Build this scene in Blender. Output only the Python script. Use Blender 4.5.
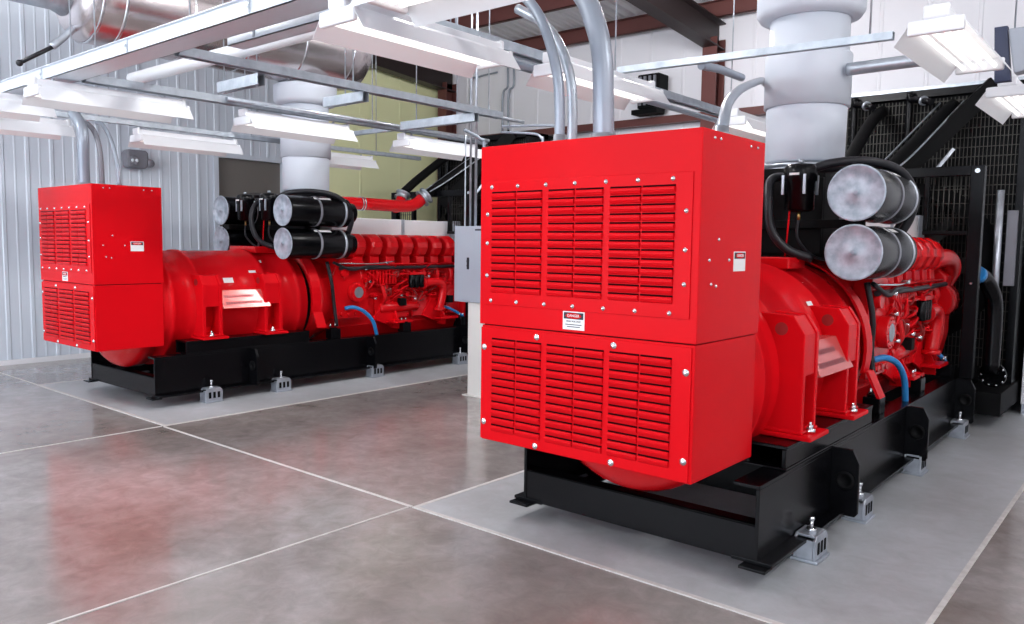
import bpy, math, random
from mathutils import Vector, Matrix
random.seed(7)
PI = math.pi
for o in list(bpy.data.objects): bpy.data.objects.remove(o)
SC = bpy.context.scene
COL = SC.collection

# ---------------------------------------------------------------- camera
FPX, YAW, PITCH, ROLL, EYE = 796.52, .6986, .0846, .0130, 1.7
fw = Vector((-math.sin(YAW)*math.cos(PITCH), math.cos(YAW)*math.cos(PITCH), -math.sin(PITCH)))
r0 = Vector((math.cos(YAW), math.sin(YAW), 0)); u0 = r0.cross(fw)
rt = r0*math.cos(ROLL)+u0*math.sin(ROLL); up = -r0*math.sin(ROLL)+u0*math.cos(ROLL)
cd = bpy.data.cameras.new('camera'); cam = bpy.data.objects.new('camera', cd); COL.objects.link(cam)
cd.sensor_fit = 'HORIZONTAL'; cd.sensor_width = 36; cd.lens = FPX*36/1024; cd.clip_start = .05; cd.clip_end = 100
cam.matrix_world = Matrix(((rt.x, up.x, -fw.x, 0), (rt.y, up.y, -fw.y, 0), (rt.z, up.z, -fw.z, EYE), (0, 0, 0, 1)))
SC.camera = cam

# ---------------------------------------------------------------- light and exposure
W = bpy.data.worlds.new('world'); SC.world = W; W.use_nodes = True
W.node_tree.nodes['Background'].inputs[0].default_value = (.8, .88, 1, 1)
W.node_tree.nodes['Background'].inputs[1].default_value = 4.2   # fill daylight, let in by an opening added behind the camera
SC.view_settings.view_transform = 'Standard'; SC.view_settings.look = 'None'
SC.view_settings.gamma = 1; SC.view_settings.use_curve_mapping = False
SC.view_settings.exposure = 0.0
FILL_W = 230.0        # base power of the added fill lamps, all out of view
TUBE = 1.5

# ---------------------------------------------------------------- materials
MATS = {}
def mat(name, rgb, rough=.5, metal=0, coat=0, spec=.5, emit=0, bump=None, vary=None, noise_rough=None):
    m = bpy.data.materials.new(name); m.use_nodes = True; nt = m.node_tree; b = nt.nodes['Principled BSDF']
    b.inputs['Base Color'].default_value = (*rgb, 1); b.inputs['Roughness'].default_value = rough
    b.inputs['Metallic'].default_value = metal; b.inputs['Coat Weight'].default_value = coat
    b.inputs['Coat Roughness'].default_value = .08; b.inputs['Specular IOR Level'].default_value = spec
    if emit:
        b.inputs['Emission Color'].default_value = (1, .97, .93, 1); b.inputs['Emission Strength'].default_value = emit
    tc = nt.nodes.new('ShaderNodeTexCoord')
    if vary:
        sc, amt, rgb2 = vary
        n = nt.nodes.new('ShaderNodeTexNoise'); n.inputs['Scale'].default_value = sc; n.inputs['Detail'].default_value = 6
        r = nt.nodes.new('ShaderNodeValToRGB'); r.color_ramp.elements[0].position = .5-amt; r.color_ramp.elements[1].position = .5+amt
        r.color_ramp.elements[0].color = (*rgb, 1); r.color_ramp.elements[1].color = (*rgb2, 1)
        nt.links.new(tc.outputs['Object'], n.inputs['Vector']); nt.links.new(n.outputs['Fac'], r.inputs['Fac'])
        nt.links.new(r.outputs['Color'], b.inputs['Base Color'])
    if bump:
        sc, st = bump
        n = nt.nodes.new('ShaderNodeTexNoise'); n.inputs['Scale'].default_value = sc; n.inputs['Detail'].default_value = 4
        bp = nt.nodes.new('ShaderNodeBump'); bp.inputs['Strength'].default_value = st; bp.inputs['Distance'].default_value = .01
        nt.links.new(tc.outputs['Object'], n.inputs['Vector']); nt.links.new(n.outputs['Fac'], bp.inputs['Height'])
        nt.links.new(bp.outputs['Normal'], b.inputs['Normal'])
    if noise_rough:
        sc, a, c = noise_rough
        n = nt.nodes.new('ShaderNodeTexNoise'); n.inputs['Scale'].default_value = sc; n.inputs['Detail'].default_value = 5
        mr = nt.nodes.new('ShaderNodeMapRange'); mr.inputs['From Min'].default_value = .35; mr.inputs['From Max'].default_value = .65
        mr.inputs['To Min'].default_value = a; mr.inputs['To Max'].default_value = c
        nt.links.new(tc.outputs['Object'], n.inputs['Vector']); nt.links.new(n.outputs['Fac'], mr.inputs['Value'])
        nt.links.new(mr.outputs['Result'], b.inputs['Roughness'])
    MATS[name] = m
    return m
RED = mat('red_enamel', (.66, .004, .009), .24, spec=.07)
REDC = mat('red_cast', (.66, .004, .008), .2, coat=.1, spec=.34, bump=(30, .12))
DRED = mat('dark_red', (.3, .008, .008), .5)
BLK = mat('black_enamel', (.0025, .0025, .0035), .24, spec=.2)
BLKM = mat('black_matt', (.003, .003, .0035), .6, spec=.12)
RUB = mat('rubber_hose', (.014, .014, .018), .4, spec=.35)
CORE = mat('radiator_core', (.004, .004, .005), .6, spec=.12)
GRID = mat('grille_wire', (.05, .047, .042), .45, metal=.6)
ZINC = mat('zinc', (.42, .45, .50), .38, metal=.8, vary=(9, .2, (.62, .66, .72)))
STEEL = mat('bright_steel', (.75, .76, .78), .22, metal=1)
GALV = mat('galvanised', (.34, .38, .43), .38, metal=.6, vary=(14, .25, (.5, .55, .6)))
COND = mat('conduit_grey', (.32, .36, .42), .35, metal=.35)
ALU = mat('aluminium_cladding', (.66, .60, .60), .25, metal=.95, bump=(6, .25))
CAP = mat('filter_cap', (.30, .36, .43), .5, metal=.15, vary=(16, .16, (.52, .58, .66)))
LAG = mat('lagging', (.62, .66, .73), .55, bump=(7, .35))
WHITE = mat('white_enamel', (.84, .85, .88), .35)
TRAY = mat('tray_white', (.70, .74, .80), .35, metal=.2)
TUBEM = mat('lamp_tube', (.9, .9, .9), .3, emit=TUBE)
GREYP = mat('panel_grey', (.38, .41, .47), .4)
CREAM = mat('cream', (.72, .70, .66), .5)
BLUE = mat('blue_hose', (.02, .22, .55), .3)
BRASS = mat('brass', (.6, .42, .15), .3, metal=1)
STICK = mat('sticker_white', (.85, .85, .85), .5)
INK = mat('ink', (.02, .02, .03), .6)
NPLATE = mat('name_plate', (.70, .16, .15), .22, metal=.35)
BROWN = mat('brown_steel', (.13, .04, .035), .5)
DARKB = mat('dark_frame_steel', (.022, .012, .012), .5)
DECK = mat('deck', (.84, .85, .88), .5)
LWALL = mat('left_wall_sheet', (.66, .72, .80), .36)
BWALL = mat('back_wall_sheet', (.84, .83, .88), .5)
YWALL = mat('yellow_wall', (.93, .95, .56), .6)
WALLP = mat('hall_white', (.80, .80, .82), .6)
DOORM = mat('door_grey', (.17, .155, .14), .5)
LAMPG = mat('lamp_housing_grey', (.20, .20, .23), .45)
LENS = mat('lamp_lens', (.8, .85, .9), .1, spec=.8)
SILVER = mat('manifold_wrap', (.78, .78, .80), .4, bump=(12, .3))
NAVY = mat('navy_metal', (.02, .03, .08), .4)

def floor_mat(name, a, b, c, r1, r2, stain):
    m = bpy.data.materials.new(name); m.use_nodes = True; nt = m.node_tree; P = nt.nodes['Principled BSDF']
    tc = nt.nodes.new('ShaderNodeTexCoord'); L = nt.links.new
    n1 = nt.nodes.new('ShaderNodeTexNoise'); n1.inputs['Scale'].default_value = .55; n1.inputs['Detail'].default_value = 8; n1.inputs['Roughness'].default_value = .62
    n2 = nt.nodes.new('ShaderNodeTexNoise'); n2.inputs['Scale'].default_value = 7; n2.inputs['Detail'].default_value = 9; n2.inputs['Roughness'].default_value = .7; n2.inputs['Distortion'].default_value = .6
    r = nt.nodes.new('ShaderNodeValToRGB'); e = r.color_ramp.elements
    e[0].position = .36; e[0].color = (*a, 1); e[1].position = .66; e[1].color = (*c, 1); x = e.new(.5); x.color = (*b, 1)
    r2 = nt.nodes.new('ShaderNodeValToRGB'); r2.color_ramp.elements[0].position = .3; r2.color_ramp.elements[1].position = .72
    r2.color_ramp.elements[0].color = (stain, stain, stain*.97, 1); r2.color_ramp.elements[1].color = (1.12, 1.12, 1.12, 1)
    mx = nt.nodes.new('ShaderNodeMix'); mx.data_type = 'RGBA'; mx.blend_type = 'MULTIPLY'; mx.inputs[0].default_value = 1
    L(tc.outputs['Object'], n1.inputs['Vector']); L(tc.outputs['Object'], n2.inputs['Vector'])
    L(n1.outputs['Fac'], r.inputs['Fac']); L(n2.outputs['Fac'], r2.inputs['Fac'])
    L(r.outputs['Color'], mx.inputs[6]); L(r2.outputs['Color'], mx.inputs[7]); L(mx.outputs[2], P.inputs['Base Color'])
    mr = nt.nodes.new('ShaderNodeMapRange'); mr.inputs['From Min'].default_value = .3; mr.inputs['From Max'].default_value = .7
    mr.inputs['To Min'].default_value = r1
    mr.inputs['To Max'].default_value = rough_hi[0]
    L(n2.outputs['Fac'], mr.inputs['Value']); L(mr.outputs['Result'], P.inputs['Roughness'])
    bp = nt.nodes.new('ShaderNodeBump'); bp.inputs['Strength'].default_value = .06; bp.inputs['Distance'].default_value = .01
    L(n2.outputs['Fac'], bp.inputs['Height']); L(bp.outputs['Normal'], P.inputs['Normal'])
    P.inputs['Specular IOR Level'].default_value = spec_[0]
    return m
rough_hi = [.22]; spec_ = [1.0]
FLOOR = floor_mat('polished_concrete', (.22, .185, .17), (.30, .265, .255), (.40, .375, .37), .08, 0, .78)
rough_hi = [.5]; spec_ = [.4]
PAD = floor_mat('pad_concrete', (.34, .34, .35), (.41, .42, .44), (.48, .49, .52), .35, 0, .86)
JOINT = mat('joint_sealant', (.62, .60, .58), .6, vary=(20, .2, (.50, .47, .45)))

# ---------------------------------------------------------------- mesh builder
class MB:
    off = (0, 0, 0)
    def __init__(s): s.v = []; s.f = []; s.sm = []
    def add(s, vs, fs, smooth=False):
        n = len(s.v); s.v += [(x+s.off[0], y+s.off[1], z+s.off[2]) for x, y, z in vs]
        s.f += [tuple(i+n for i in f) for f in fs]; s.sm += [smooth]*len(fs); return s
    def box(s, x0, x1, y0, y1, z0, z1):
        return s.add([(x0,y0,z0),(x1,y0,z0),(x1,y1,z0),(x0,y1,z0),(x0,y0,z1),(x1,y0,z1),(x1,y1,z1),(x0,y1,z1)],
                     [(3,2,1,0),(4,5,6,7),(0,1,5,4),(1,2,6,5),(2,3,7,6),(3,0,4,7)])
    def bar(s, p, q, w, h):      # rectangular bar between points, w across, h "up"
        p = Vector(p); q = Vector(q); d = (q-p).normalized()
        a = Vector((0, 0, 1)) if abs(d.z) < .95 else Vector((0, 1, 0))
        r = d.cross(a).normalized(); u = r.cross(d)
        c = [(-1,-1),(1,-1),(1,1),(-1,1)]
        vs = [tuple(p+r*(i*w/2)+u*(j*h/2)) for i, j in c]+[tuple(q+r*(i*w/2)+u*(j*h/2)) for i, j in c]
        return s.add(vs, [(0,3,2,1),(4,5,6,7),(0,1,5,4),(1,2,6,5),(2,3,7,6),(3,0,4,7)][:] if False else [(0,1,2,3),(7,6,5,4),(4,5,1,0),(5,6,2,1),(6,7,3,2),(7,4,0,3)])
    def lathe(s, p, q, prof, n=24, caps=True):   # prof: list of (t along metres, radius)
        p = Vector(p); q = Vector(q); d = (q-p).normalized()
        a = Vector((0, 0, 1)) if abs(d.z) < .9 else Vector((1, 0, 0))
        r = d.cross(a).normalized(); u = r.cross(d)
        vs = []; fs = []
        for t, R in prof:
            c = p+d*t
            vs += [tuple(c+r*(R*math.cos(2*PI*k/n))+u*(R*math.sin(2*PI*k/n))) for k in range(n)]
        for i in range(len(prof)-1):
            for k in range(n):
                k2 = (k+1) % n; fs.append((i*n+k, i*n+k2, (i+1)*n+k2, (i+1)*n+k))
        s.add(vs, fs, True)
        if caps:
            m = len(s.v)-len(vs)
            s.f.append(tuple(m+k for k in reversed(range(n)))); s.sm.append(False)
            s.f.append(tuple(m+(len(prof)-1)*n+k for k in range(n))); s.sm.append(False)
        return s
    def cyl(s, p, q, r, n=20, r2=None):
        L = (Vector(q)-Vector(p)).length
        return s.lathe(p, q, [(0, r), (L, r if r2 is None else r2)], n)
    def tube(s, pts, r, n=10, res=6, ring=0, ringr=0):
        P = [Vector(p) for p in pts]
        if len(P) > 2:           # Catmull-Rom
            Q = []
            E_ = [P[0]*2-P[1]]+P+[P[-1]*2-P[-2]]
            for i in range(1, len(E_)-2):
                a, b, c, d = E_[i-1:i+3]
                for k in range(res):
                    t = k/res
                    Q.append(.5*((2*b)+(c-a)*t+(2*a-5*b+4*c-d)*t*t+(3*b-3*c+d-a)*t**3))
            Q.append(P[-1]); P = Q
        vs = []; fs = []; u = None
        for i, p in enumerate(P):
            d = (P[min(i+1, len(P)-1)]-P[max(i-1, 0)]).normalized()
            if u is None:
                a = Vector((0, 0, 1)) if abs(d.z) < .9 else Vector((1, 0, 0)); u = d.cross(a).cross(d).normalized()
            u = (u-d*u.dot(d)).normalized(); w = d.cross(u)
            vs += [tuple(p+u*(r*math.cos(2*PI*k/n))+w*(r*math.sin(2*PI*k/n))) for k in range(n)]
        for i in range(len(P)-1):
            for k in range(n):
                k2 = (k+1) % n; fs.append((i*n+k, i*n+k2, (i+1)*n+k2, (i+1)*n+k))
        s.add(vs, fs, True); m = len(s.v)-len(vs)
        s.f.append(tuple(m+k for k in reversed(range(n)))); s.sm.append(False)
        s.f.append(tuple(m+(len(P)-1)*n+k for k in range(n))); s.sm.append(False)
        return s
    def prism(s, pts, axis, a, b):   # polygon pts in the plane normal to axis
        def m(u, v, w): return {'x': (w, u, v), 'y': (u, w, v), 'z': (u, v, w)}[axis]
        n = len(pts)
        vs = [m(u, v, a) for u, v in pts]+[m(u, v, b) for u, v in pts]
        fs = [tuple(reversed(range(n))), tuple(range(n, 2*n))]+[(i, (i+1) % n, n+(i+1) % n, n+i) for i in range(n)]
        return s.add(vs, fs)
    def ball(s, c, r, n=10, sq=(1, 1, 1)):
        vs = []; fs = []; h = n//2
        for i in range(1, h):
            t = PI*i/h
            vs += [(c[0]+r*sq[0]*math.sin(t)*math.cos(2*PI*k/n), c[1]+r*sq[1]*math.sin(t)*math.sin(2*PI*k/n), c[2]+r*sq[2]*math.cos(t)) for k in range(n)]
        vs += [(c[0], c[1], c[2]+r*sq[2]), (c[0], c[1], c[2]-r*sq[2])]; N = len(vs)
        for i in range(h-2):
            for k in range(n): fs.append((i*n+k, (i+1)*n+k, (i+1)*n+(k+1) % n, i*n+(k+1) % n))
        for k in range(n):
            fs.append((N-2, k, (k+1) % n)); fs.append((N-1, (h-2)*n+(k+1) % n, (h-2)*n+k))
        return s.add(vs, fs, True)
    def build(s, name, m, parent=None, bevel=0, label=None):
        me = bpy.data.meshes.new(name)
        me.from_pydata(s.v, [], s.f); me.polygons.foreach_set('use_smooth', s.sm)
        me.materials.append(m); me.update()
        import bmesh as _b
        bm = _b.new(); bm.from_mesh(me); _b.ops.recalc_face_normals(bm, faces=bm.faces); bm.to_mesh(me); bm.free()
        o = bpy.data.objects.new(name, me); COL.objects.link(o)
        if parent: o.parent = parent
        if bevel:
            b = o.modifiers.new('bevel', 'BEVEL'); b.width = bevel; b.segments = 2; b.limit_method = 'ANGLE'; b.angle_limit = math.radians(50)
        if label: o['label'] = label
        return o
def tag(o, label, cat, group=None, kind=None):
    o['label'] = label; o['category'] = cat
    if group: o['group'] = group
    if kind: o['kind'] = kind
    return o
def empty(name, loc, label, cat, group=None):
    o = bpy.data.objects.new(name, None); o.location = loc; o.empty_display_size = .1; COL.objects.link(o)
    return tag(o, label, cat, group)
def struct(o, label=None):
    o['kind'] = 'structure'
    if label: o['label'] = label
    return o
def copy_tree(o, parent=None):
    c = o.copy(); COL.objects.link(c)
    if parent: c.parent = parent
    for ch in list(o.children): copy_tree(ch, c)
    return c
def text_obj(name, body, size, loc, rot, m, parent=None, extrude=.0006, align='CENTER'):
    cu = bpy.data.curves.new(name, 'FONT'); cu.body = body; cu.size = size; cu.align_x = align; cu.align_y = 'CENTER'; cu.extrude = extrude
    t = bpy.data.objects.new(name, cu); COL.objects.link(t)
    bpy.context.view_layer.update()
    me = bpy.data.meshes.new_from_object(t.evaluated_get(bpy.context.evaluated_depsgraph_get()))
    bpy.data.objects.remove(t); me.materials.clear(); me.materials.append(m)
    o = bpy.data.objects.new(name, me); COL.objects.link(o); o.location = loc; o.rotation_euler = rot
    if parent: o.parent = parent
    return o

# ================================================================ THE ROOM
XL, XR, YB, YF = -12.0, 5.0, 12.0, -6.0
def roof(y): return 5.3+.083*(YB-y)
def rooft(y): return roof(y)+.22
struct(MB().box(XL-.2, XR+.2, YF-.2, YB+.2, -.2, 0).build('floor', FLOOR))
def ribbed(axis_y, c0, c1, base, zt, depth=.012, pitch=.305, minor=True):
    """profile of a ribbed wall sheet; returns list of (along, out)"""
    p = []; c = c0
    while c < c1-.01:
        e = min(c+pitch, c1)
        p += [(c, 0), (c+.012, depth), (c+.05, depth), (c+.062, 0)]
        if minor:
            for q in (.17,):
                if c+q+.02 < e: p += [(c+q, 0), (c+q+.008, depth*.35), (c+q+.022, depth*.35), (c+q+.03, 0)]
        c = e
    p.append((c1, 0)); return p
def sheet_wall(name, m, prof, fn, z0, ztop):
    b = MB(); n = len(prof); vs = []
    for a, o in prof: vs.append((*fn(a, o), z0)); vs.append((*fn(a, o), ztop(a)))
    vs2 = []
    for a, o in prof: vs2.append((*fn(a, -.12), z0)); vs2.append((*fn(a, -.12), ztop(a)))
    fs = [(2*i, 2*i+2, 2*i+3, 2*i+1) for i in range(n-1)]
    N = 2*n
    fs += [(N+2*i, N+2*i+1, N+2*i+3, N+2*i+2) for i in range(n-1)]
    fs += [(0, 1, N+1, N), (2*n-2, N+2*n-2, N+2*n-1, 2*n-1)]
    b.add(vs+vs2, fs)
    return struct(b.build(name, m))
YY = 8.75
sheet_wall('wall_left', LWALL, ribbed(1, YF, 6.85, 0, 0), lambda a, o: (XL+o, a), 0, rooft)
sheet_wall('wall_left', LWALL, ribbed(1, 6.85, 8.08, 0, 0), lambda a, o: (XL+o, a), 3.06, rooft)
sheet_wall('wall_left', LWALL, ribbed(1, 8.08, YY, 0, 0), lambda a, o: (XL+o, a), 0, rooft)
sheet_wall('wall_left', YWALL, ribbed(1, YY, YB, 0, 0, depth=.006, pitch=1.0, minor=False), lambda a, o: (XL+o, a), 0, rooft)
sheet_wall('wall_back', BWALL, ribbed(0, XL, XR, 0, 0, depth=.010, pitch=.61, minor=False), lambda a, o: (a, YB-o), 0, lambda a: roof(YB)+.3)
sheet_wall('wall_right', WALLP, ribbed(1, YF, YB, 0, 0, pitch=.61, minor=False), lambda a, o: (XR-o, a), 0, rooft)
DX0, DX1, DZ = -9.6, 1.6, 4.6     # unseen opening added in the front wall to let fill daylight in
sheet_wall('wall_front', WALLP, ribbed(0, XL, DX0, 0, 0, pitch=.61, minor=False), lambda a, o: (a, YF+o), 0, lambda a: roof(YF)+.2)
sheet_wall('wall_front', WALLP, ribbed(0, DX0, DX1, 0, 0, pitch=.61, minor=False), lambda a, o: (a, YF+o), DZ, lambda a: roof(YF)+.2)
sheet_wall('wall_front', WALLP, ribbed(0, DX1, XR, 0, 0, pitch=.61, minor=False), lambda a, o: (a, YF+o), 0, lambda a: roof(YF)+.2)
pd_ = bpy.data.lights.new('fill_portal', 'AREA'); pd_.shape = 'RECTANGLE'; pd_.size = DX1-DX0; pd_.size_y = DZ; pd_.cycles.is_portal = True  # portal across the added opening, guides its fill daylight
po = bpy.data.objects.new('fill_portal', pd_); COL.objects.link(po); po.location = ((DX0+DX1)/2, YF-.05, DZ/2); po.rotation_euler = (PI/2, 0, 0)
# ribbed roof deck, ribs run up the slope
b = MB(); prof = []
c = XL
while c < XR:
    prof += [(c, 0), (c+.10, 0), (c+.125, .04), (c+.175, .04), (c+.2, 0)]; c += .2
vs = []; n = len(prof)
for a, o in prof: vs.append((a, YF-.2, roof(YF-.2)+.2+o)); vs.append((a, YB+.2, roof(YB+.2)+.2+o))
for a, o in prof: vs.append((a, YF-.2, roof(YF-.2)+.35)); vs.append((a, YB+.2, roof(YB+.2)+.35))
fs = [(2*i, 2*i+2, 2*i+3, 2*i+1) for i in range(n-1)]+[(2*n+2*i, 2*n+2*i+1, 2*n+2*i+3, 2*n+2*i+2) for i in range(n-1)]
b.add(vs, fs); struct(b.build('ceiling', DECK))
# dark door in the left wall
b = MB().box(XL-.10, XL-.05, 6.87, 8.06, 0, 3.04)
struct(b.build('door_1', DOORM))
b = MB().box(XL-.06, XL+.03, 6.79, 6.87, 0, 3.12).box(XL-.06, XL+.03, 8.06, 8.14, 0, 3.12).box(XL-.06, XL+.03, 6.87, 8.06, 3.04, 3.12)
struct(b.build('trim_1', LWALL))
struct(MB().box(XL+.03, XL+.05, YF, 6.79, 0, .07).build('baseboard_left', WHITE))
# frame columns, rafters and purlins
k = 2
def rf(y): return roof(y)-.14
for cx in (-11.72, -5.85, .3):
    b = MB().box(cx-.12, cx+.12, YB-.34, YB-.32, 0, 4.95).box(cx-.12, cx+.12, YB-.06, YB-.04, 0, 4.95).box(cx-.01, cx+.01, YB-.32, YB-.06, 0, 4.95)
    struct(b.build('trim_%d' % k, BROWN)); k += 1
    b = MB()
    for dz, w, t in ((0, .12, .02), (.4, .12, .02)):
        b.add([(cx-w, YF, rf(YF)-.36+dz-.02), (cx+w, YF, rf(YF)-.36+dz-.02), (cx+w, YB-.05, rf(YB)-.36+dz-.02), (cx-w, YB-.05, rf(YB)-.36+dz-.02),
               (cx-w, YF, rf(YF)-.36+dz), (cx+w, YF, rf(YF)-.36+dz), (cx+w, YB-.05, rf(YB)-.36+dz), (cx-w, YB-.05, rf(YB)-.36+dz)],
              [(3,2,1,0),(4,5,6,7),(0,1,5,4),(1,2,6,5),(2,3,7,6),(3,0,4,7)])
    b.add([(cx-.01, YF, rf(YF)-.36), (cx+.01, YF, rf(YF)-.36), (cx+.01, YB-.05, rf(YB)-.36), (cx-.01, YB-.05, rf(YB)-.36),
           (cx-.01, YF, rf(YF)+.02), (cx+.01, YF, rf(YF)+.02), (cx+.01, YB-.05, rf(YB)+.02), (cx-.01, YB-.05, rf(YB)+.02)],
          [(3,2,1,0),(4,5,6,7),(0,1,5,4),(1,2,6,5),(2,3,7,6),(3,0,4,7)])
    struct(b.build('trim_%d' % k, DARKB)); k += 1
for y in (11.75, 10.25, 8.75, 7.25, 5.75, 4.25, 2.75, 1.25):
    z = roof(y)-.06
    b = MB().box(XL, XR, y, y+.012, z, z+.24).box(XL, XR, y, y+.07, z, z+.012).box(XL, XR, y-.07, y+.012, z+.228, z+.24)
    struct(b.build('trim_%d' % k, BROWN)); k += 1
b = MB().box(XL, -3.9, YB-.2, YB-.01, 3.72, 3.84)
struct(b.build('trim_%d' % k, BROWN)); k += 1
b = MB().box(-3.9, .3, YB-.22, YB-.01, 3.74, 3.86)
struct(b.build('trim_%d' % k, GALV)); k += 1

# concrete pads and joints
def pad(x0, x1, y0, y1):
    global k
    struct(MB().box(x0, x1, y0, y1, 0, .004).build('trim_%d' % k, PAD)); k += 1
    for r in ((x0-.016, x1+.016, y0-.016, y0+.016), (x0-.016, x0+.016, y0+.016, y1), (x1-.013, x1+.013, y0+.016, y1)):
        struct(MB().box(*r, 0, .006).build('trim_%d' % k, JOINT)); k += 1
pad(-3.69, -.78, 3.45, YB-.06)
pad(-10.08, -7.05, 3.47, YB-.06)
for r in ((-7.02, -3.72, 3.435, 3.455), (-7.06, -7.045, YF, 3.44), (-3.735, -3.72, YF, 3.42), (XL+.1, -10.11, 3.46, 3.475)):
    struct(MB().box(*r, 0, .0045).build('trim_%d' % k, JOINT)); k += 1

# ================================================================ GENERATOR SET (local axes: origin under the engine)
GY = 6.0
def make_genset():
    MB.off = (0, -GY, 0)
    root = empty('generator_set', (0, GY, 0), '', 'generator', 'diesel generator sets')
    # ---- skid
    for s in (-1, 1):
        b = MB(); c = -.02; w = c+.745*s
        b.box(w-.01, w+.01, 3.76, 9.3, .135, .50)
        i0, i1 = sorted((w+.01*s, w-.13*s)); b.box(i0, i1, 3.76, 9.3, .50, .52)
        i0, i1 = sorted((w+.085*s, w-.13*s)); b.box(i0, i1, 3.76, 9.3, .115, .135)
        for y in (4.45, 5.6, 7.2, 8.0):
            b.box(min(w, w-.12*s), max(w, w-.12*s), y, y+.012, .135, .50)
        rail = b.build('skid_rail', BLK, root, .003)
        for y in (4.83, 6.50, 8.22):
            L = MB()
            def lx(d): return w+d*s
            L.prism([(lx(.008), .12), (lx(.155), .12), (lx(.17), .14), (lx(.17), .44), (lx(.13), .52), (lx(.008), .52)], 'y', y-.015, y+.015)
            lug = L.build('lifting_lug', BLK, rail, .004)
            MB().lathe((lx(.095), y-.015, .335), (lx(.095), y-.03, .335), [(0, .052), (.008, .056), (.014, .052), (.014, .034), (.004, .032), (.004, .001)], 24, False).build('lug_eye', BLKM, rail)
    # isolators on the rails
    for s in (-1, 1):
        for y in (4.33, 5.18, 6.56, 8.12):
            xc = .80*s
            b = MB()
            b.box(xc-.075, xc+.075, y-.10, y+.10, .005, .022)
            b.prism([(y-.095, .022), (y+.095, .022), (y+.095, .13), (y+.07, .155), (y-.07, .155), (y-.095, .13)], 'x', xc-.06, xc-.045)
            b.prism([(y-.095, .022), (y+.095, .022), (y+.095, .13), (y+.07, .155), (y-.07, .155), (y-.095, .13)], 'x', xc+.045, xc+.06)
            b.box(xc-.045, xc+.045, y-.095, y-.08, .022, .13).box(xc-.045, xc+.045, y+.08, y+.095, .022, .13)
            b.box(xc-.045, xc+.045, y-.08, y+.08, .14, .155)
            iso = b.build('vibration_isolator', ZINC, root, .004)
            q = MB()
            for yy in (y-.05, y, y+.05): q.box(xc+.0605*s-.002, xc+.0605*s+.002, yy-.014, yy+.014, .05, .115)
            q.build('isolator_slots', BLKM, iso)
            q = MB().cyl((xc, y, .155), (xc, y, .172), .03, 6).cyl((xc, y, .172), (xc, y, .215), .011, 10).cyl((xc, y, .215), (xc, y, .235), .017, 6)
            q.build('levelling_bolt', STEEL, iso)
    # cross members
    b = MB().box(-.755, .715, 3.765, 3.79, .12, .315).box(-.755, .715, 3.79, 3.87, .12, .135).box(-.755, .715, 3.765, 3.87, .303, .315)
    b.box(-.84, -.70, 3.70, 3.80, .10, .115).box(.66, .80, 3.70, 3.80, .10, .115)
    b.build('end_crossmember', BLK, root, .003)
    for y in (4.75, 6.1, 7.4, 8.7):
        MB().box(-.755, .715, y, y+.1, .14, .36).build('crossmember', BLK, root, .003)
    for s in (-1, 1):   # raised mounting beam under the alternator feet
        x0, x1 = sorted((.50*s, .735*s))
        b = MB().box(x0, x1, 4.10, 5.62, .635, .655).box(x0, x1, 4.10, 5.62, .521, .535)
        w0, w1 = sorted((.705*s, .73*s)); b.box(w0, w1, 4.10, 5.62, .535, .635)
        w0, w1 = sorted((.51*s, .53*s)); b.box(w0, w1, 4.10, 5.62, .535, .635)
        b.build('mounting_beam', BLK, root, .004)
    # ---- alternator
    zc = .98
    b = MB()
    b.lathe((0, 3.905, zc), (0, 5.9, zc), [(0, .50), (.02, .585), (.05, .605), (.10, .605), (.105, .628), (.15, .628), (.155, .605), (.42, .605), (.425, .618), (.47, .618), (.475, .606), (1.20, .606), (1.21, .63), (1.27, .63), (1.275, .612), (1.60, .612), (1.61, .645), (1.67, .645), (1.675, .60), (1.79, .60), (1.81, .5)], 56)
    alt = b.build('alternator', RED, root)
    # end bell grille seen beneath the cabinet
    MB().lathe((0, 3.60, zc-.03), (0, 3.9, zc-.03), [(0, .42), (.03, .51), (.09, .57), (.16, .60), (.30, .605)], 48).build('end_bell', REDC, alt)
    # tapered side boxes with feet
    for s in (-1, 1):
        for y in (4.40, 5.14):
            b = MB()
            pr = [(.34*s, .685), (.735*s, .685), (.735*s, 1.235), (.67*s, 1.335), (.44*s, 1.345), (.36*s, 1.30)]
            for yy in (-.115, .075): b.prism(pr, 'y', y+yy, y+yy+.04)
            b.prism([(.55*s, 1.0), (.728*s, 1.0), (.728*s, 1.23), (.665*s, 1.328), (.46*s, 1.335)], 'y', y-.075, y+.075)
            b.prism([(.45*s, .69), (.57*s, .69), (.57*s, 1.0), (.45*s, 1.0)], 'y', y-.075, y+.075)
            br = b.build('support_bracket', RED, alt, .006)
            c0, c1 = sorted((.40*s, .80*s))
            f = MB().box(c0, c1, y-.14, y+.15, .657, .685)
            f.box(min(.40*s, .745*s), max(.40*s, .745*s), y-.125, y+.125, .685, .705)
            f.build('foot', RED, br, .008)
            q = MB().cyl((.755*s, y-.03, .685), (.755*s, y-.03, .712), .028, 16).cyl((.755*s, y-.03, .712), (.755*s, y-.03, .732), .018, 6).cyl((.755*s, y-.03, .732), (.755*s, y-.03, .748), .009, 8)
            q.build('foot_bolt', STEEL, br)
            MB().cyl((.605*s, y-.1165, 1.258), (.605*s, y-.112, 1.258), .036, 20).build('lifting_hole', DRED, br)
        # plate panel between brackets: leaning
        x = .752*s; xt = .66*s
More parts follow.
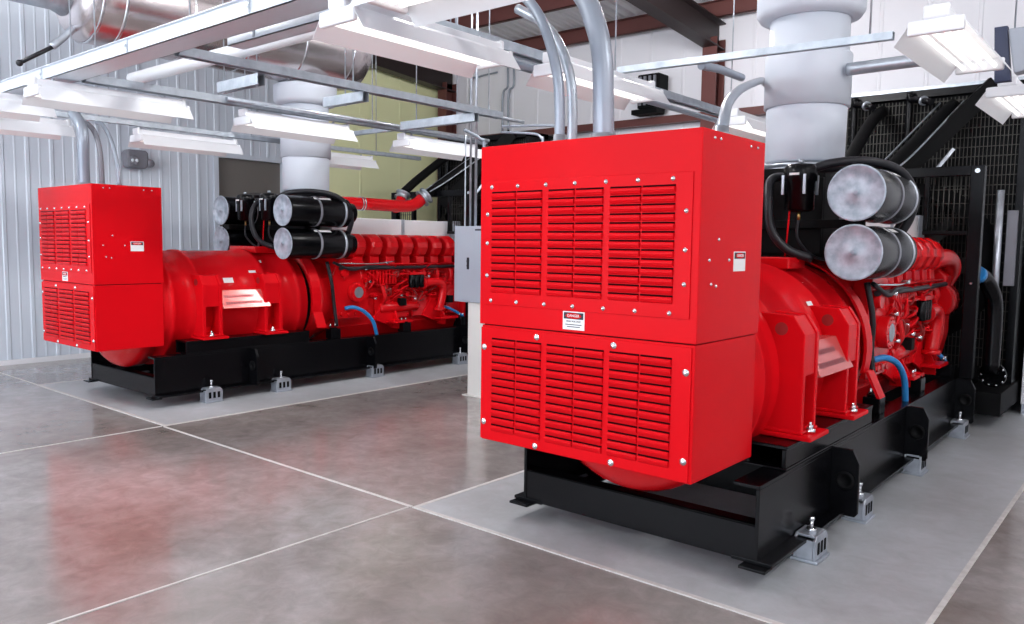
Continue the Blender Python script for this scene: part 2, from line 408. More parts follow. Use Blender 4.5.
        b = MB().add([(x, 4.52, .975), (x, 5.10, .975), (xt, 5.04, 1.165), (xt, 4.52, 1.165), (x-.14*s, 4.52, .975), (x-.14*s, 5.10, .975), (.54*s, 5.04, 1.165), (.54*s, 4.52, 1.165)],
                     [(0,1,2,3),(7,6,5,4),(0,4,5,1),(1,5,6,2),(2,6,7,3),(3,7,4,0)])
        npl = b.build('name_plate', NPLATE, alt, .003, 'shiny pale red slanted name plate with two faint lines of writing')
        q = MB()    # two rows of short stamped marks (writing too faint to read)
        for row, (zz, y0, y1) in enumerate(((1.10, 4.56, 4.90), (1.03, 4.56, 5.0))):
            y = y0
            while y < y1:
                wd = random.uniform(.012, .026); xx = (x+(xt-x)*(zz-.975)/.19)+.0015*s
                dx = (xt-x)/.19*.014
                q.add([(xx-dx, y, zz-.014), (xx-dx, y+wd, zz-.014), (xx+dx, y+wd, zz+.014), (xx+dx, y, zz+.014)], [(0, 1, 2, 3)]); y += wd+.008
        q.build('plate_marks', mat('plate_ink', (.25, .05, .06), .5) if 'plate_ink' not in MATS else MATS['plate_ink'], npl)
    MB().add([(.61*math.cos(t), y_, zc+.61*math.sin(t)) for t, y_ in ((.44, 4.64), (.44, 4.76), (.54, 4.76), (.54, 4.64))], [(0, 1, 2, 3)]).build('sticker', STICK, alt, label='small white sticker')
    for (yy, ang) in ((4.98, .35), (5.12, .6)):
        xx = .618*math.cos(ang+.3)+.002; zz = zc+.618*math.sin(ang+.3)
        MB().add([(xx+.003, yy, zz-.012), (xx+.003, yy+.09, zz-.012), (xx-.012, yy+.09, zz+.014), (xx-.012, yy, zz+.014)], [(0, 1, 2, 3)]).build('sticker', STICK, alt, label='narrow white sticker')
    b = MB().box(-.28, .28, 5.20, 5.50, 1.56, 1.64); b.build('air_outlet_hood', REDC, alt, .01)
    # ---- control cabinet
    cx0, cx1, cy0, cy1 = -.692, .622, 3.25, 3.93
    up_ = MB().box(cx0, cx1, cy0, cy1, 1.262, 2.225).build('cabinet_upper', RED, root, .004)
    b = MB().box(cx0+.012, cx1-.008, cy0+.008, cy1-.006, .615, 1.256)
    lo_ = b.build('cabinet_lower', RED, root, .004)
    MB().box(cx0+.02, cx1-.02, cy0+.02, cy1-.02, 1.256, 1.262).build('seam_gap', BLKM, lo_)
    MB().box(cx0+.004, cx1-.004, cy0-.012, cy0, 1.262, 1.30) if False else None
    def louvers(cols, z0, z1, rows, yf, parent):
        b = MB(); d = MB(); pitch = (z1-z0)/rows
        for (a, c) in cols:
            mid = (a+c)/2
            for (p, q) in ((a, mid-.003), (mid+.003, c)):
                for i in range(rows):
                    zt = z1-i*pitch; h = pitch*.84
                    y0 = yf
                    pr = [(y0+.004, zt-.003), (y0-.008, zt-.004), (y0-.012, zt-.009), (y0-.012, zt-.017), (y0-.006, zt-h+.006), (y0+.002, zt-h)]
                    b.prism(pr, 'x', p+.002, q-.002)
                    d.box(p, q, y0-.0008, y0+.001, zt-.005, zt+.0055)  # flat dark strip, shade of the slot above each louver put in as colour
        o = b.build('louvers', RED, parent)
        d.build('slot_shade_strips', mat('slot_shade', (.03, .001, .002), .9, spec=.05) if 'slot_shade' not in MATS else MATS['slot_shade'], parent)
    def screws(pts, yf, parent, r=.0115):
        for x, z in pts:
            MB().lathe((x, yf, z), (x, yf-.02, z), [(0, r*1.25), (.003, r*1.25), (.003, r), (.009, r*.8), (.012, r*.3)], 10).build('screw', STEEL, parent)
    pu = MB().box(-.655, .585, cy0-.006, cy0, 1.372, 2.035).build('upper_panel', RED, up_, .002)
    louvers([(-.605, -.262), (-.222, .112), (.150, .500)], 1.43, 1.975, 13, cy0-.006, pu)
    xs = [-.606, -.426, -.24, -.059, .124, .302, .485]
    screws([(x, 2.006) for x in xs]+[(x, 1.395) for x in xs]+[(-.635, z) for z in (1.86, 1.705, 1.53)]+[(.555, z) for z in (1.86, 1.685, 1.53)], cy0-.006, pu, .009)
    pl = MB().box(cx0+.012, .60, cy0, cy0+.008, .622, 1.245).build('lower_panel', RED, lo_, .002)
    louvers([(-.60, -.258), (-.222, .130), (.163, .503)], .665, 1.185, 12, cy0, pl)
    screws([(-.655, 1.135), (-.289, 1.218), (.186, 1.218), (.575, 1.13), (-.655, .718), (-.29, .640), (.185, .640), (.575, .718)], cy0, pl, .014)
    # danger labels: front, side
    lab = MB().box(-.120, .012, cy0-.0025, cy0+.001, 1.276, 1.368).build('warning_label', STICK, up_, label='white danger label with a red and black heading, on the front')
    MB().box(-.114, .006, cy0-.0035, cy0-.0022, 1.330, 1.363).build('label_heading', INK, lab)
    MB().lathe((-.054, cy0-.0034, 1.3465), (-.054, cy0-.0046, 1.3465), [(0, .001), (.0001, .0145), (.0012, .0145)], 20).build('label_oval', RED, lab)
    q = MB(); q.prism([(-.104+.05+.048*math.cos(t*PI/12), 1.3465+.0145*math.sin(t*PI/12)) for t in range(24)], 'y', cy0-.0046, cy0-.003); q.build('label_oval', RED, lab)
    text_obj('label_text', 'DANGER', .0185, (-.054, cy0-.0052-GY, 1.3465), (PI/2, 0, 0), STICK, lab)
    text_obj('label_text', 'HIGH VOLTAGE', .0125, (-.054, cy0-.0034-GY, 1.318), (PI/2, 0, 0), INK, lab)
    q = MB()
    for zz, w in ((1.302, .05), (1.291, .04)):
        q.box(-.054-w, -.054+w, cy0-.0032, cy0-.0022, zz-.002, zz+.002)
    q.build('label_lines', INK, lab)
    lab = MB().box(cx1-.001, cx1+.0025, 3.605, 3.735, 1.585, 1.68).build('warning_label', STICK, up_, label='white danger label on the side face')
    q = MB().box(cx1+.0022, cx1+.0035, 3.611, 3.729, 1.645, 1.675); q.build('label_heading', INK, lab)
    q = MB().prism([(3.67+.048*math.cos(t*PI/12), 1.66+.0135*math.sin(t*PI/12)) for t in range(24)], 'x', cx1+.003, cx1+.0046); q.build('label_oval', RED, lab)
    text_obj('label_text', 'DANGER', .0185, (cx1+.0052, 3.67-GY, 1.66), (PI/2, 0, PI/2), STICK, lab)
    # side hatch on the right face with its screws
    sc = MB()
    for y, z in ((3.435, 1.735), (3.345, 1.64), (3.55, 1.64), (3.37, 1.53), (3.42, 1.52)):
        sc.lathe((cx1, y, z), (cx1+.01, y, z), [(0, .009), (.004, .009), (.008, .004)], 8)
    for y in (3.36, 3.42, 3.75, 3.83): sc.lathe((cx1, y, 2.19), (cx1+.01, y, 2.19), [(0, .008), (.004, .008), (.008, .004)], 8)
    sc.build('side_screws', STEEL, up_)
    # cable hanging under the cabinet
    MB().tube([(-.28, 3.86, .64), (-.30, 3.86, .50), (-.18, 3.9, .42), (-.02, 4.0, .44), (.1, 4.1, .5)], .010, 8).build('cable', RUB, root)
    # ---- engine
    blk = MB()
    # block cross-section (hull) along y
    blk.prism([(-.42, .62), (.42, .62), (.46, .80), (.46, 1.10), (.40, 1.25), (.30, 1.45), (.14, 1.62), (-.14, 1.62), (-.30, 1.45), (-.40, 1.25), (-.46, 1.10), (-.46, .80)], 'y', 6.0, 8.45)
    eng = blk.build('engine', REDC, root, .01)
    MB().lathe((0, 5.76, 1.0), (0, 6.12, 1.0), [(0, .50), (.02, .58), (.06, .60), (.14, .60), (.18, .57), (.36, .53)], 44).build('flywheel_housing', REDC, eng)
    MB().lathe((0, 5.68, .98), (0, 5.80, .98), [(0, .55), (.12, .55)], 40).build('coupling', BLKM, eng)
    # curved coupling guard strap
    g = MB(); P = []
    for t in range(0, 13):
        a = math.radians(70-t*7); P.append((.645*math.cos(a), 1.0+.645*math.sin(a)))
    P += [(.66, .86), (.745, .68)]
    for i in range(len(P)-1):
        (a, c), (d, e) = P[i], P[i+1]
        g.add([(a, 5.73, c), (d, 5.73, e), (d, 5.86, e), (a, 5.86, c), (a-.02, 5.73, c), (d-.02, 5.73, e), (d-.02, 5.86, e), (a-.02, 5.86, c)],
              [(0,3,2,1),(4,5,6,7),(0,1,5,4),(3,7,6,2)]+([(0,4,7,3)] if i == 0 else [])+([(1,2,6,5)] if i == len(P)-2 else []))
    g.build('coupling_guard', RED, root)
    # oil pan
    MB().prism([(-.34, .44), (.34, .44), (.44, .64), (-.44, .64)], 'y', 6.18, 8.42).build('oil_pan', REDC, eng, .01)
    for s in (-1, 1):
        def X(a, c_): return sorted((a*s, c_*s))
        # rocker covers
        for i in range(8):
            y = 6.27+i*.272
            b = MB(); h = .084
            pr = [(.20, 1.60), (.33, 1.50), (.47, 1.50), (.53, 1.55), (.575, 1.64), (.565, 1.71), (.52, 1.77), (.45, 1.81), (.27, 1.81)]
            n = len(pr); vs = []
            for yy, sh in ((y-h-.012, 0), (y-h+.03, .0), (y+h-.03, 0), (y+h+.012, 0)):
                inset = .03 if yy in (y-h-.012, y+h+.012) else 0
                cxp = .40; czp = 1.66
                for px, pz in pr:
                    vs.append(((cxp+(px-cxp)*(1-inset*4))*s, yy, czp+(pz-czp)*(1-inset*4)))
            fs = [tuple(range(n)), tuple(range(3*n, 4*n))]+[(j*n+q, j*n+(q+1) % n, (j+1)*n+(q+1) % n, (j+1)*n+q) for j in range(3) for q in range(n)]
            b.add(vs, fs)
            hc = b.build('rocker_cover', REDC, eng, .012)
            MB().prism([(.24*s, 1.50), (.42*s, 1.38), (.50*s, 1.42), (.49*s, 1.53), (.34*s, 1.60)], 'y', y-.075, y+.075).build('cylinder_head', REDC, hc, .008)
            q = MB()
            for yy in (): q.cyl((.545*s, y+yy, 1.455), (.562*s, y+yy, 1.440), .014, 6)
            q.tube([(.50*s, y+.05, 1.42), (.56*s, y+.05, 1.37), (.55*s, y+.10, 1.33)], .008, 6, 4)
            q.build('injector_line', REDC, hc)
        # rails and pipes along the side
        MB().tube([(.56*s, 6.2, 1.375), (.58*s, 7.3, 1.375), (.56*s, 8.4, 1.38)], .022, 8).build('wiring_conduit', RUB, eng)
        MB().tube([(.53*s, 6.15, 1.42), (.53*s, 8.42, 1.42)], .014, 8).build('fuel_pipe', REDC, eng)
        # finned fuel manifold
        b = MB().box(*X(.42, .50), 6.66, 7.16, 1.15, 1.36)
        for i in range(9):
            y = 6.69+i*.055; b.box(*X(.50, .56), y-.012, y+.012, 1.16, 1.35)
        b.cyl((.53*s, 6.68, 1.345), (.53*s, 7.15, 1.345), .02, 8)
        b.build('fuel_manifold', REDC, eng, .004)
        # gear housing with round plate
        b = MB().prism([(6.14, .74), (6.62, .74), (6.68, .90), (6.66, 1.38), (6.56, 1.50), (6.20, 1.48), (6.12, 1.3)], 'x', *X(.40, .53))
        b.cyl((.53*s, 6.46, 1.07), (.61*s, 6.46, 1.07), .125, 24)
        b.cyl((.53*s, 6.28, 1.32), (.58*s, 6.28, 1.32), .06, 16)
        for a in range(10):
            t = a*2*PI/10; b.cyl((.53*s, 6.46+.105*math.cos(t), 1.07+.105*math.sin(t)), (.62*s, 6.46+.105*math.cos(t), 1.07+.105*math.sin(t)), .010, 6)
        gh = b.build('gear_housing', REDC, eng, .006)
        MB().lathe((.61*s, 6.46, 1.07), (.614*s, 6.46, 1.07), [(0, .07), (.004, .07)], 20).build('round_data_plate', ZINC, gh)
        # side inspection doors
        for i in range(5):
            y = 6.96+i*.33
            b = MB().box(*X(.44, .485), y-.135, y+.135, .70, 1.05)
            for yy in (-.11, .11):
                for zz in (.73, 1.02): b.cyl((.485*s, y+yy, zz), (.498*s, y+yy, zz), .012, 6)
            b.build('inspection_cover', REDC, eng, .008)
        # black spin-on filters
        for i in range(3):
            y = 7.37+i*.09
            MB().lathe((.60*s, y, 1.275), (.60*s, y, 1.10), [(0, .03), (.01, .04), (.16, .04), (.175, .03)], 14).build('fuel_filter', BLK, eng)
        MB().box(*X(.46, .64), 7.31, 7.61, 1.275, 1.31).tube([(.55*s, 6.9, 1.30), (.57*s, 7.1, 1.28), (.60*s, 7.31, 1.29)], .010, 8).build('filter_head', REDC, eng, .004)
        # water pipe with elbow
        MB().tube([(.58*s, 7.60, 1.15), (.60*s, 7.82, 1.17), (.60*s, 7.96, 1.12), (.58*s, 7.98, .98), (.57*s, 7.93, .78)], .058, 14).build('water_pipe', REDC, eng)
        b = MB().lathe((.585*s, 7.575, 1.15), (.585*s, 7.615, 1.15), [(0, .08), (.04, .08)], 18).lathe((.57*s, 7.93, .80), (.57*s, 7.93, .76), [(0, .08), (.04, .08)], 18)
        b.build('pipe_flange', REDC, eng)
        # intake runners under the covers
        for i in range(8):
            y = 6.27+i*.272
            MB().tube([(.47*s, y, 1.40), (.53*s, y+.02, 1.30), (.50*s, y+.03, 1.18)], .034 if i > 2 else .02, 8).build('cooling_branch', REDC, eng)
        rnd = random.Random(11 if s > 0 else 5)
        for i in range(30):
            y = rnd.uniform(6.62, 7.95); z = rnd.uniform(.98, 1.34)
            MB().tube([(.45*s, y, z), (.57*s, y+rnd.uniform(-.03, .03), z+.01), (.58*s, y+rnd.uniform(-.15, .15), z+rnd.uniform(-.12, .12)), (.46*s, y+rnd.uniform(-.2, .2), z-.1)], rnd.uniform(.007, .014), 6, 4).build('fuel_line', RED if i % 3 else DRED, eng)
        for i in range(16):
            y = rnd.uniform(6.62, 8.2); z = rnd.uniform(1.0, 1.3); r_ = rnd.uniform(.018, .04)
            MB().lathe((.42*s, y, z), (.56*s, y, z), [(0, r_), (.07, r_), (.075, r_*.6), (.12, r_*.6), (.125, r_*.9), (.14, r_*.9)], 8).build('plug', REDC, eng)
        for y, z in ((6.6, 1.36), (6.95, 1.44), (7.2, 1.0), (7.0, 1.09), (6.75, .98), (7.7, 1.25), (6.66, 1.2), (7.45, .95)):
            MB().cyl((.54*s, y, z), (.60*s, y, z), .015, 8).build('steel_fitting', STEEL, eng)
        MB().tube([(.56*s, 6.2, 1.44), (.60*s, 6.7, 1.43), (.57*s, 7.1, 1.46)], .008, 6).build('steel_line', STEEL, eng)
        # dark wiring and clamps on the flank
        MB().tube([(.54*s, 6.02, 1.46), (.58*s, 6.06, 1.2), (.57*s, 6.10, .95), (.60*s, 6.12, .66)], .022, 8).build('wiring_loom', RUB, eng)
        MB().tube([(.56*s, 6.10, 1.45), (.60*s, 6.35, 1.36), (.585*s, 6.62, 1.395), (.57*s, 7.0, 1.385)], .018, 8).build('wiring_loom', RUB, eng)
        for y in (7.25, 8.15): MB().box(*X(.50, .58), y-.05, y+.05, .86, .96).build('sensor_box', BLKM, eng, .006)
        for i in range(4):
            y = 6.25+i*.11; MB().cyl((.50*s, y, .80), (.56*s, y, .80), .028, 10).build('drain_plug', REDC, eng)
        MB().lathe((.47*s, 6.90, .84), (.47*s, 7.6, .84), [(0, .05), (.02, .07), (.66, .07), (.70, .05)], 14).build('oil_cooler', REDC, eng)
        MB().tube([(.50*s, 6.95, .90), (.56*s, 6.93, 1.0), (.54*s, 6.9, 1.14)], .03, 10).build('oil_pipe', REDC, eng)
        # engine support gussets and black pedestals
        for y in (6.98, 7.86):
            b = MB().prism([(y-.20, .70), (y+.20, .56), (y+.24, .70), (y+.08, .94), (y-.02, .94)], 'x', *X(.47, .50))
            b.prism([(.44*s, .56), (.60*s, .56), (.60*s, .66), (.44*s, .94)], 'y', y+.15, y+.18)
            b.box(*X(.44, .66), y+.02, y+.36, .64, .67)
            b.build('engine_mount_gusset', RED, eng, .004)
        for y in (6.05, 7.22, 8.34):
            p = MB().box(*X(.56, .68), y-.07, y+.07, .52, .64); p.cyl((.62*s, y, .64), (.62*s, y, .655), .05, 16)
            pd = p.build('engine_pedestal', BLK, root, .006)
            q = MB().cyl((.60*s, y-.03, .66), (.60*s, y-.03, .70), .013, 6).cyl((.60*s, y+.04, .66), (.60*s, y+.04, .70), .013, 6); q.build('pedestal_bolt', STEEL, pd)
        # blue coolant hoses
        MB().tube([(.53*s, 6.30, .87), (.60*s, 6.38, .885), (.655*s, 6.50, .83), (.675*s, 6.63, .70), (.675*s, 6.70, .505)], .024, 12).build('blue_hose', BLUE, root)
        MB().tube([(.44*s, 8.0, .82), (.52*s, 8.15, .78), (.60*s, 8.36, .66), (.64*s, 8.46, .50)], .020, 10).build('blue_hose', BLUE, root)
    # front gear case
    MB().prism([(-.50, .62), (.50, .62), (.56, .9), (.56, 1.45), (.35, 1.66), (-.35, 1.66), (-.56, 1.45), (-.56, .9)], 'y', 8.45, 8.66).build('front_gear_case', REDC, eng, .02)
    for s in (-1, 1):
        MB().lathe((.46*s, 8.42, 1.22), (.46*s, 8.80, 1.22), [(0, .16), (.1, .18), (.3, .17), (.36, .1)], 20).build('water_pump', REDC, eng)
        MB().tube([(.46*s, 8.2, 1.60), (.54*s, 8.50, 1.62), (.53*s, 8.74, 1.50), (.40*s, 8.82, 1.3)], .09, 14).build('front_manifold', REDC, eng)
    # lagged manifold box on top
    b = MB().box(-.30, .30, 6.28, 7.46, 1.80, 2.02).box(-.30, .30, 7.50, 8.40, 1.80, 2.02)
    mb = b.build('manifold_lagging', SILVER, eng, .012, 'white wrapped manifold box')
    MB().box(-.305, .305, 8.40, 8.62, 1.80, 2.03).box(-.31, .31, 7.455, 7.505, 1.80, 2.025).box(-.29, .29, 6.28, 8.6, 1.60, 1.80).build('manifold_straps', ZINC, mb, .004)
    # turbo / black bracket behind the canisters
    b = MB().box(-.56, .30, 5.72, 5.76, 1.66, 2.20).box(-.60, -.45, 5.3, 5.74, 1.84, 1.90).box(-.30, .30, 5.76, 6.1, 1.62, 2.28)
    b.box(-.60, .60, 5.66, 5.72, 1.84, 1.90)
    b.build('filter_mounting_bracket', BLKM, root, .004)
    for s in (-1, 1):
        for zc_, yo in ((2.057, 0), (1.677, 0)):
            y0 = 5.335; xc = .645*s; y0 = 5.335 if s > 0 else 5.31
            if s < 0: zc_ += .02
            R0 = .178
            f = MB().lathe((xc, y0, zc_), (xc, y0+1.2, zc_), [(0, R0*.97), (.02, R0*.985), (.86, R0*.985), (.88, R0*.9), (.90, R0*.70), (.98, R0*.68)], 40).build('air_filter', BLK, root)
            c = MB().lathe((xc, y0, zc_), (xc, y0-.012, zc_), [(0, R0), (.006, R0*1.02), (.010, R0), (.010, R0*.94), (.006, R0*.93), (.006, .03), (.009, .028), (.009, .001)], 40, False).build('filter_end_cap', CAP, f)
            MB().lathe((xc, y0-.006, zc_), (xc, y0-.03, zc_), [(0, .016), (.006, .022), (.014, .020), (.018, .008)], 12).build('wing_nut', CAP, f)
            for t in (.40, .76): MB().lathe((xc, y0+t, zc_), (xc, y0+t+.03, zc_), [(0, R0*.98), (.002, R0*1.015), (.028, R0*1.015), (.03, R0*.98)], 40, False).build('clamp_band', LAMPG if t < .5 else ZINC, f)
            q = MB().add([(xc+s*R0*1.0*math.cos(a), y0+yy, zc_+R0*1.0*math.sin(a)) for a in (.9, 1.15) for yy in (.36, .60)], [(0, 1, 3, 2)])
            q.build('filter_sticker', STICK, f)
    # breather canisters
    for s in (-1, 1):
        xc, yc = .255*s, 5.41
        c = MB().lathe((xc, yc, 1.945), (xc, yc, 2.27), [(0, .06), (.015, .095), (.20, .098), (.21, .108), (.29, .108), (.315, .09), (.325, .03)], 28).build('breather_canister', BLK, root)
        for a in range(4):
            t = a*PI/2+.6; MB().box(xc+.112*math.cos(t)-.008, xc+.112*math.cos(t)+.008, yc+.112*math.sin(t)-.008, yc+.112*math.sin(t)+.008, 2.06, 2.19).build('canister_clip', ZINC, c)
        MB().cyl((xc, yc, 2.27), (xc, yc, 2.295), .018, 8).build('canister_knob', ZINC, c)
        MB().box(xc-.035, xc+.03, yc-.1095, yc-.105, 2.185, 2.20).build('canister_sticker', STICK, c)
        MB().cyl((xc, yc, 1.945), (xc, yc, 1.89), .012, 8).build('brass_fitting', BRASS, c)
        MB().tube([(xc, yc, 1.90), (xc+.0, yc, 1.76), (xc+.10*1, yc+.08, 1.635), (xc+.22, yc+.2, 1.63)], .011, 8).build('drain_hose', RUB, c)
    MB().tube([(.205, 5.37, 1.95), (.20, 5.36, 1.80), (.19, 5.36, 1.64)], .006, 6).build('red_tube', RED, root)
    # big flexible hoses over the filters
    MB().tube([(.24, 5.52, 2.22), (.40, 5.60, 2.28), (.58, 5.82, 2.30), (.72, 6.06, 2.24), (.78, 6.19, 2.08), (.75, 6.22, 1.92), (.66, 6.23, 1.76)], .031, 12).build('breather_hose', RUB, root)
    MB().tube([(.16, 5.58, 2.24), (.36, 5.70, 2.25), (.58, 5.95, 2.27), (.69, 6.16, 2.17), (.72, 6.27, 2.0), (.64, 6.28, 1.82)], .024, 12).build('breather_hose', RUB, root)
    MB().tube([(.12, 5.62, 2.20), (.06, 5.40, 2.17), (.09, 5.28, 2.02), (.12, 5.28, 1.82), (.22, 5.32, 1.69), (.36, 5.40, 1.63)], .030, 12).build('breather_hose', RUB, root)
    MB().tube([(-.20, 5.52, 2.16), (-.40, 5.55, 2.25), (-.56, 5.85, 2.28), (-.6, 6.3, 2.2)], .036, 12).build('breather_hose', RUB, root)
    # exhaust flange ring under the stack
    MB().lathe((.02, 6.10, 2.20), (.02, 6.10, 2.335), [(0, .22), (.06, .22), (.061, .30), (.09, .30), (.091, .27), (.10, .27), (.101, .30), (.125, .30)], 40).build('exhaust_flange', ZINC, root)
    MB().cyl((.02, 6.10, 1.9), (.02, 6.10, 2.2), .2, 28).build('turbo_outlet', BLKM, root)
    # red coolant pipe along the top, left branch, flanges
    xp = -.02
    MB().tube([(xp, 6.55, 2.06), (xp, 6.63, 2.20), (xp, 6.80, 2.225), (xp, 7.30, 2.225), (xp, 7.80, 2.225), (xp, 8.02, 2.27), (xp+.01, 8.15, 2.36)], .085, 18).build('coolant_pipe', REDC, root)
    b = MB()
    for y in (6.98, 7.02): b.lathe((xp, y, 2.225), (xp, y+.02, 2.225), [(0, .095), (.02, .095)], 24)
    b.build('pipe_clamp', STEEL, root)
    MB().tube([(xp+.12, 6.35, 1.98), (xp+.14, 6.5, 2.08), (xp+.05, 6.68, 2.2)], .06, 12).build('coolant_branch', REDC, root)
    MB().tube([(xp-.1, 7.72, 2.2), (xp-.24, 7.9, 2.25), (xp-.3, 8.02, 2.36)], .075, 14).build('coolant_branch', REDC, root)
    def fl(p, q, R1): return MB().lathe(p, q, [(0, R1), (.022, R1), (.022, R1*.72), (.075, R1*.72), (.075, R1), (.10, R1)], 24)
    fl((xp+.01, 8.13, 2.345), (xp+.06, 8.24, 2.44), .13).build('pipe_coupling', ZINC, root)
    fl((xp-.3, 8.01, 2.35), (xp-.3, 8.07, 2.47), .11).build('pipe_coupling', ZINC, root)
    MB().tube([(xp+.06, 8.22, 2.43), (.10, 8.45, 2.60), (.28, 9.1, 3.05), (.34, 9.36, 3.2)], .062, 14).build('radiator_feed_pipe', BLKM, root)
    MB().tube([(xp-.3, 8.06, 2.45), (-.32, 8.35, 2.66), (-.34, 8.95, 3.03), (-.35, 9.36, 3.2)], .062, 14).build('radiator_feed_pipe', BLKM, root)
    for d in (-.11, .11):
        MB().tube([(xp+.04+d, 8.16, 2.42+.03*(d > 0)), (.12+d, 8.5, 2.66), (.34+d, 9.3, 3.22)], .009, 6).build('tie_rod', ZINC, root)
    # diagonal brace channel
    MB().bar((-.10, 8.62, 2.28), (.72, 9.30, 3.36), .05, .17).build('diagonal_brace', BLKM, root, .004)
    MB().bar((.25, 9.0, 2.45), (.42, 9.1, 2.72), .03, .03).build('brace_damper', ZINC, root)
    # ---- radiator
    b = MB()
    for s in (-1, 1):
        x0, x1 = sorted((.74*s, .85*s)); b.box(x0, x1, 8.28, 8.38, .52, 2.47)
    b.box(-.74, .74, 8.28, 8.38, 2.38, 2.47).box(.36, .74, 8.28, 8.36, 1.84, 1.88).box(-.74, -.36, 8.28, 8.36, 1.84, 1.88).box(.36, .40, 8.29, 8.36, 1.88, 2.40).box(-.40, -.36, 8.29, 8.36, 1.88, 2.40)
    fr = b.build('fan_guard_frame', BLK, root, .006)
    q = MB().cyl((.795, 8.28, 2.42), (.795, 8.265, 2.42), .022, 8).cyl((.795, 8.28, 1.40), (.795, 8.27, 1.40), .01, 8); q.build('frame_bolt', STEEL, fr)
    q = MB()
    for i in range(7):
        for s_ in (-1, 1): q.cyl((s_*(.43+i*.045), 8.32, 1.87), (s_*(.43+i*.045), 8.32, 2.39), .005, 5)
    for i in range(3):
        for s_ in (-1, 1): q.cyl((s_*.37, 8.325, 2.0+i*.13), (s_*.75, 8.325, 2.0+i*.13), .004, 5)
    q.build('guard_mesh', GRID, fr)
    rad = MB().box(-.86, .98, 9.42, 9.75, .36, 3.34).build('radiator_core', CORE, root, .004)
    b = MB().box(-.90, -.83, 9.33, 9.8, .22, 3.38).box(.95, 1.02, 9.33, 9.8, .22, 3.38).box(-.90, 1.02, 9.33, 9.8, 3.30, 3.38).box(-.90, 1.02, 9.33, 9.8, .22, .34)
    b.build('radiator_frame', BLK, rad, .004)
    q = MB()
    for i in range(50): q.box(-.82+i*.0355, -.82+i*.0355+.006, 9.355, 9.365, .36, 3.28)
    for i in range(30): q.box(-.83, .95, 9.352, 9.358, .40+i*.098, .40+i*.098+.007)
    q.build('radiator_guard', GRID, rad)
    b = MB().box(-.30, .30, 8.66, 8.74, .8, 1.5).lathe((0, 8.80, 1.55), (0, 8.9, 1.55), [(0, .12), (.1, .12)], 20)
    b.cyl((0, 8.6, 1.55), (0, 8.85, 1.55), .05, 12)
    b.build('fan_hub', BLKM, root)
    for i in range(9):
        a = i*2*PI/9
        p0 = Vector((.1*math.cos(a), 8.86, 1.55+.1*math.sin(a))); p1 = Vector((.66*math.cos(a), 8.86, 1.55+.66*math.sin(a)))
        t = Vector((-math.sin(a), .5, math.cos(a))).normalized()*.075
        MB().add([tuple(p0-t), tuple(p1-t*1.2), tuple(p1+t*1.2), tuple(p0+t)]+[tuple(v+Vector((0, .008, 0))) for v in (p0-t, p1-t*1.2, p1+t*1.2, p0+t)],
                 [(0,1,2,3),(7,6,5,4),(0,4,5,1),(1,5,6,2),(2,6,7,3),(3,7,4,0)]).build('fan_blade', BLKM, root)
    # shroud behind fan
    MB().lathe((0, 9.0, 1.55), (0, 9.34, 1.55), [(0, .72), (.2, .74), (.34, .86)], 36, False).build('fan_shroud', BLKM, root)
    # bottom coolant pipe and base
    MB().tube([(.80, 8.50, 1.48), (.84, 8.64, 1.43), (.895, 8.78, 1.27), (.91, 8.82, 1.05), (.91, 8.82, .52)], .075, 18).build('coolant_return_pipe', BLK, root)
    MB().lathe((.80, 8.48, 1.485), (.845, 8.64, 1.43), [(0, .077), (.06, .077)], 20).build('hose_coupling', BLUE, root)
    MB().lathe((.92, 8.86, .50), (.93, 8.92, .50), [(0, .12), (.03, .12)], 24).build('pipe_flange', BLK, root)
    q = MB()
    for i in range(10):
        a = i*2*PI/10; q.ball((.93+.0+.10*math.cos(a), 8.835, .50+.10*math.sin(a)), .012, 8)
    q.build('flange_bolts', STEEL, root)
    MB().tube([(.84, 9.22, .7), (.84, 9.22, 2.30)], .034, 12).build('sight_tube', ZINC, root)
    MB().box(.90, .99, 9.26, 9.33, 1.35, 2.1).build('junction_box', LAMPG, root, .006)
    MB().box(.62, 1.04, 8.62, 9.8, .14, .36).box(-.92, -.62, 8.62, 9.8, .14, .36).box(-.62, .62, 9.3, 9.8, .14, .36).build('radiator_base', BLKM, root, .006)
    # plenum behind the radiator
    pl_ = MB().box(-.88, -.84, 9.80, 11.7, .25, 3.36).box(.96, 1.0, 9.80, 11.7, .25, 3.36).box(-.88, 1.0, 9.80, 11.7, 3.33, 3.37).box(-.88, 1.0, 9.80, 11.7, .22, .26).build('air_plenum', BLKM, root)
    for x in (-.62, -.06):
        MB().tube([(x, 9.28, 1.4), (x, 9.28, 3.20), (x+.02, 9.26, 3.27), (x+.10, 9.20, 3.26), (x+.26, 9.06, 3.20)], .035, 12).build('vent_pipe', BLK, root)
        q = MB().lathe((x+.16, 9.15, 3.24), (x+.2, 9.11, 3.22), [(0, .048), (.03, .048)], 14); q.build('pipe_clamp', ZINC, root)
    MB.off = (0, 0, 0)
    return root
GX, GXL = -2.27, -8.57
g1 = make_genset(); g1.location = (GX, GY, 0)
g1['label'] = 'large red generator set on black skid nearest the camera, at the right'
g2 = copy_tree(g1); g2.location = (GXL, GY, 0)
g2['label'] = 'red generator set on black skid farther back, beside the ribbed left wall'

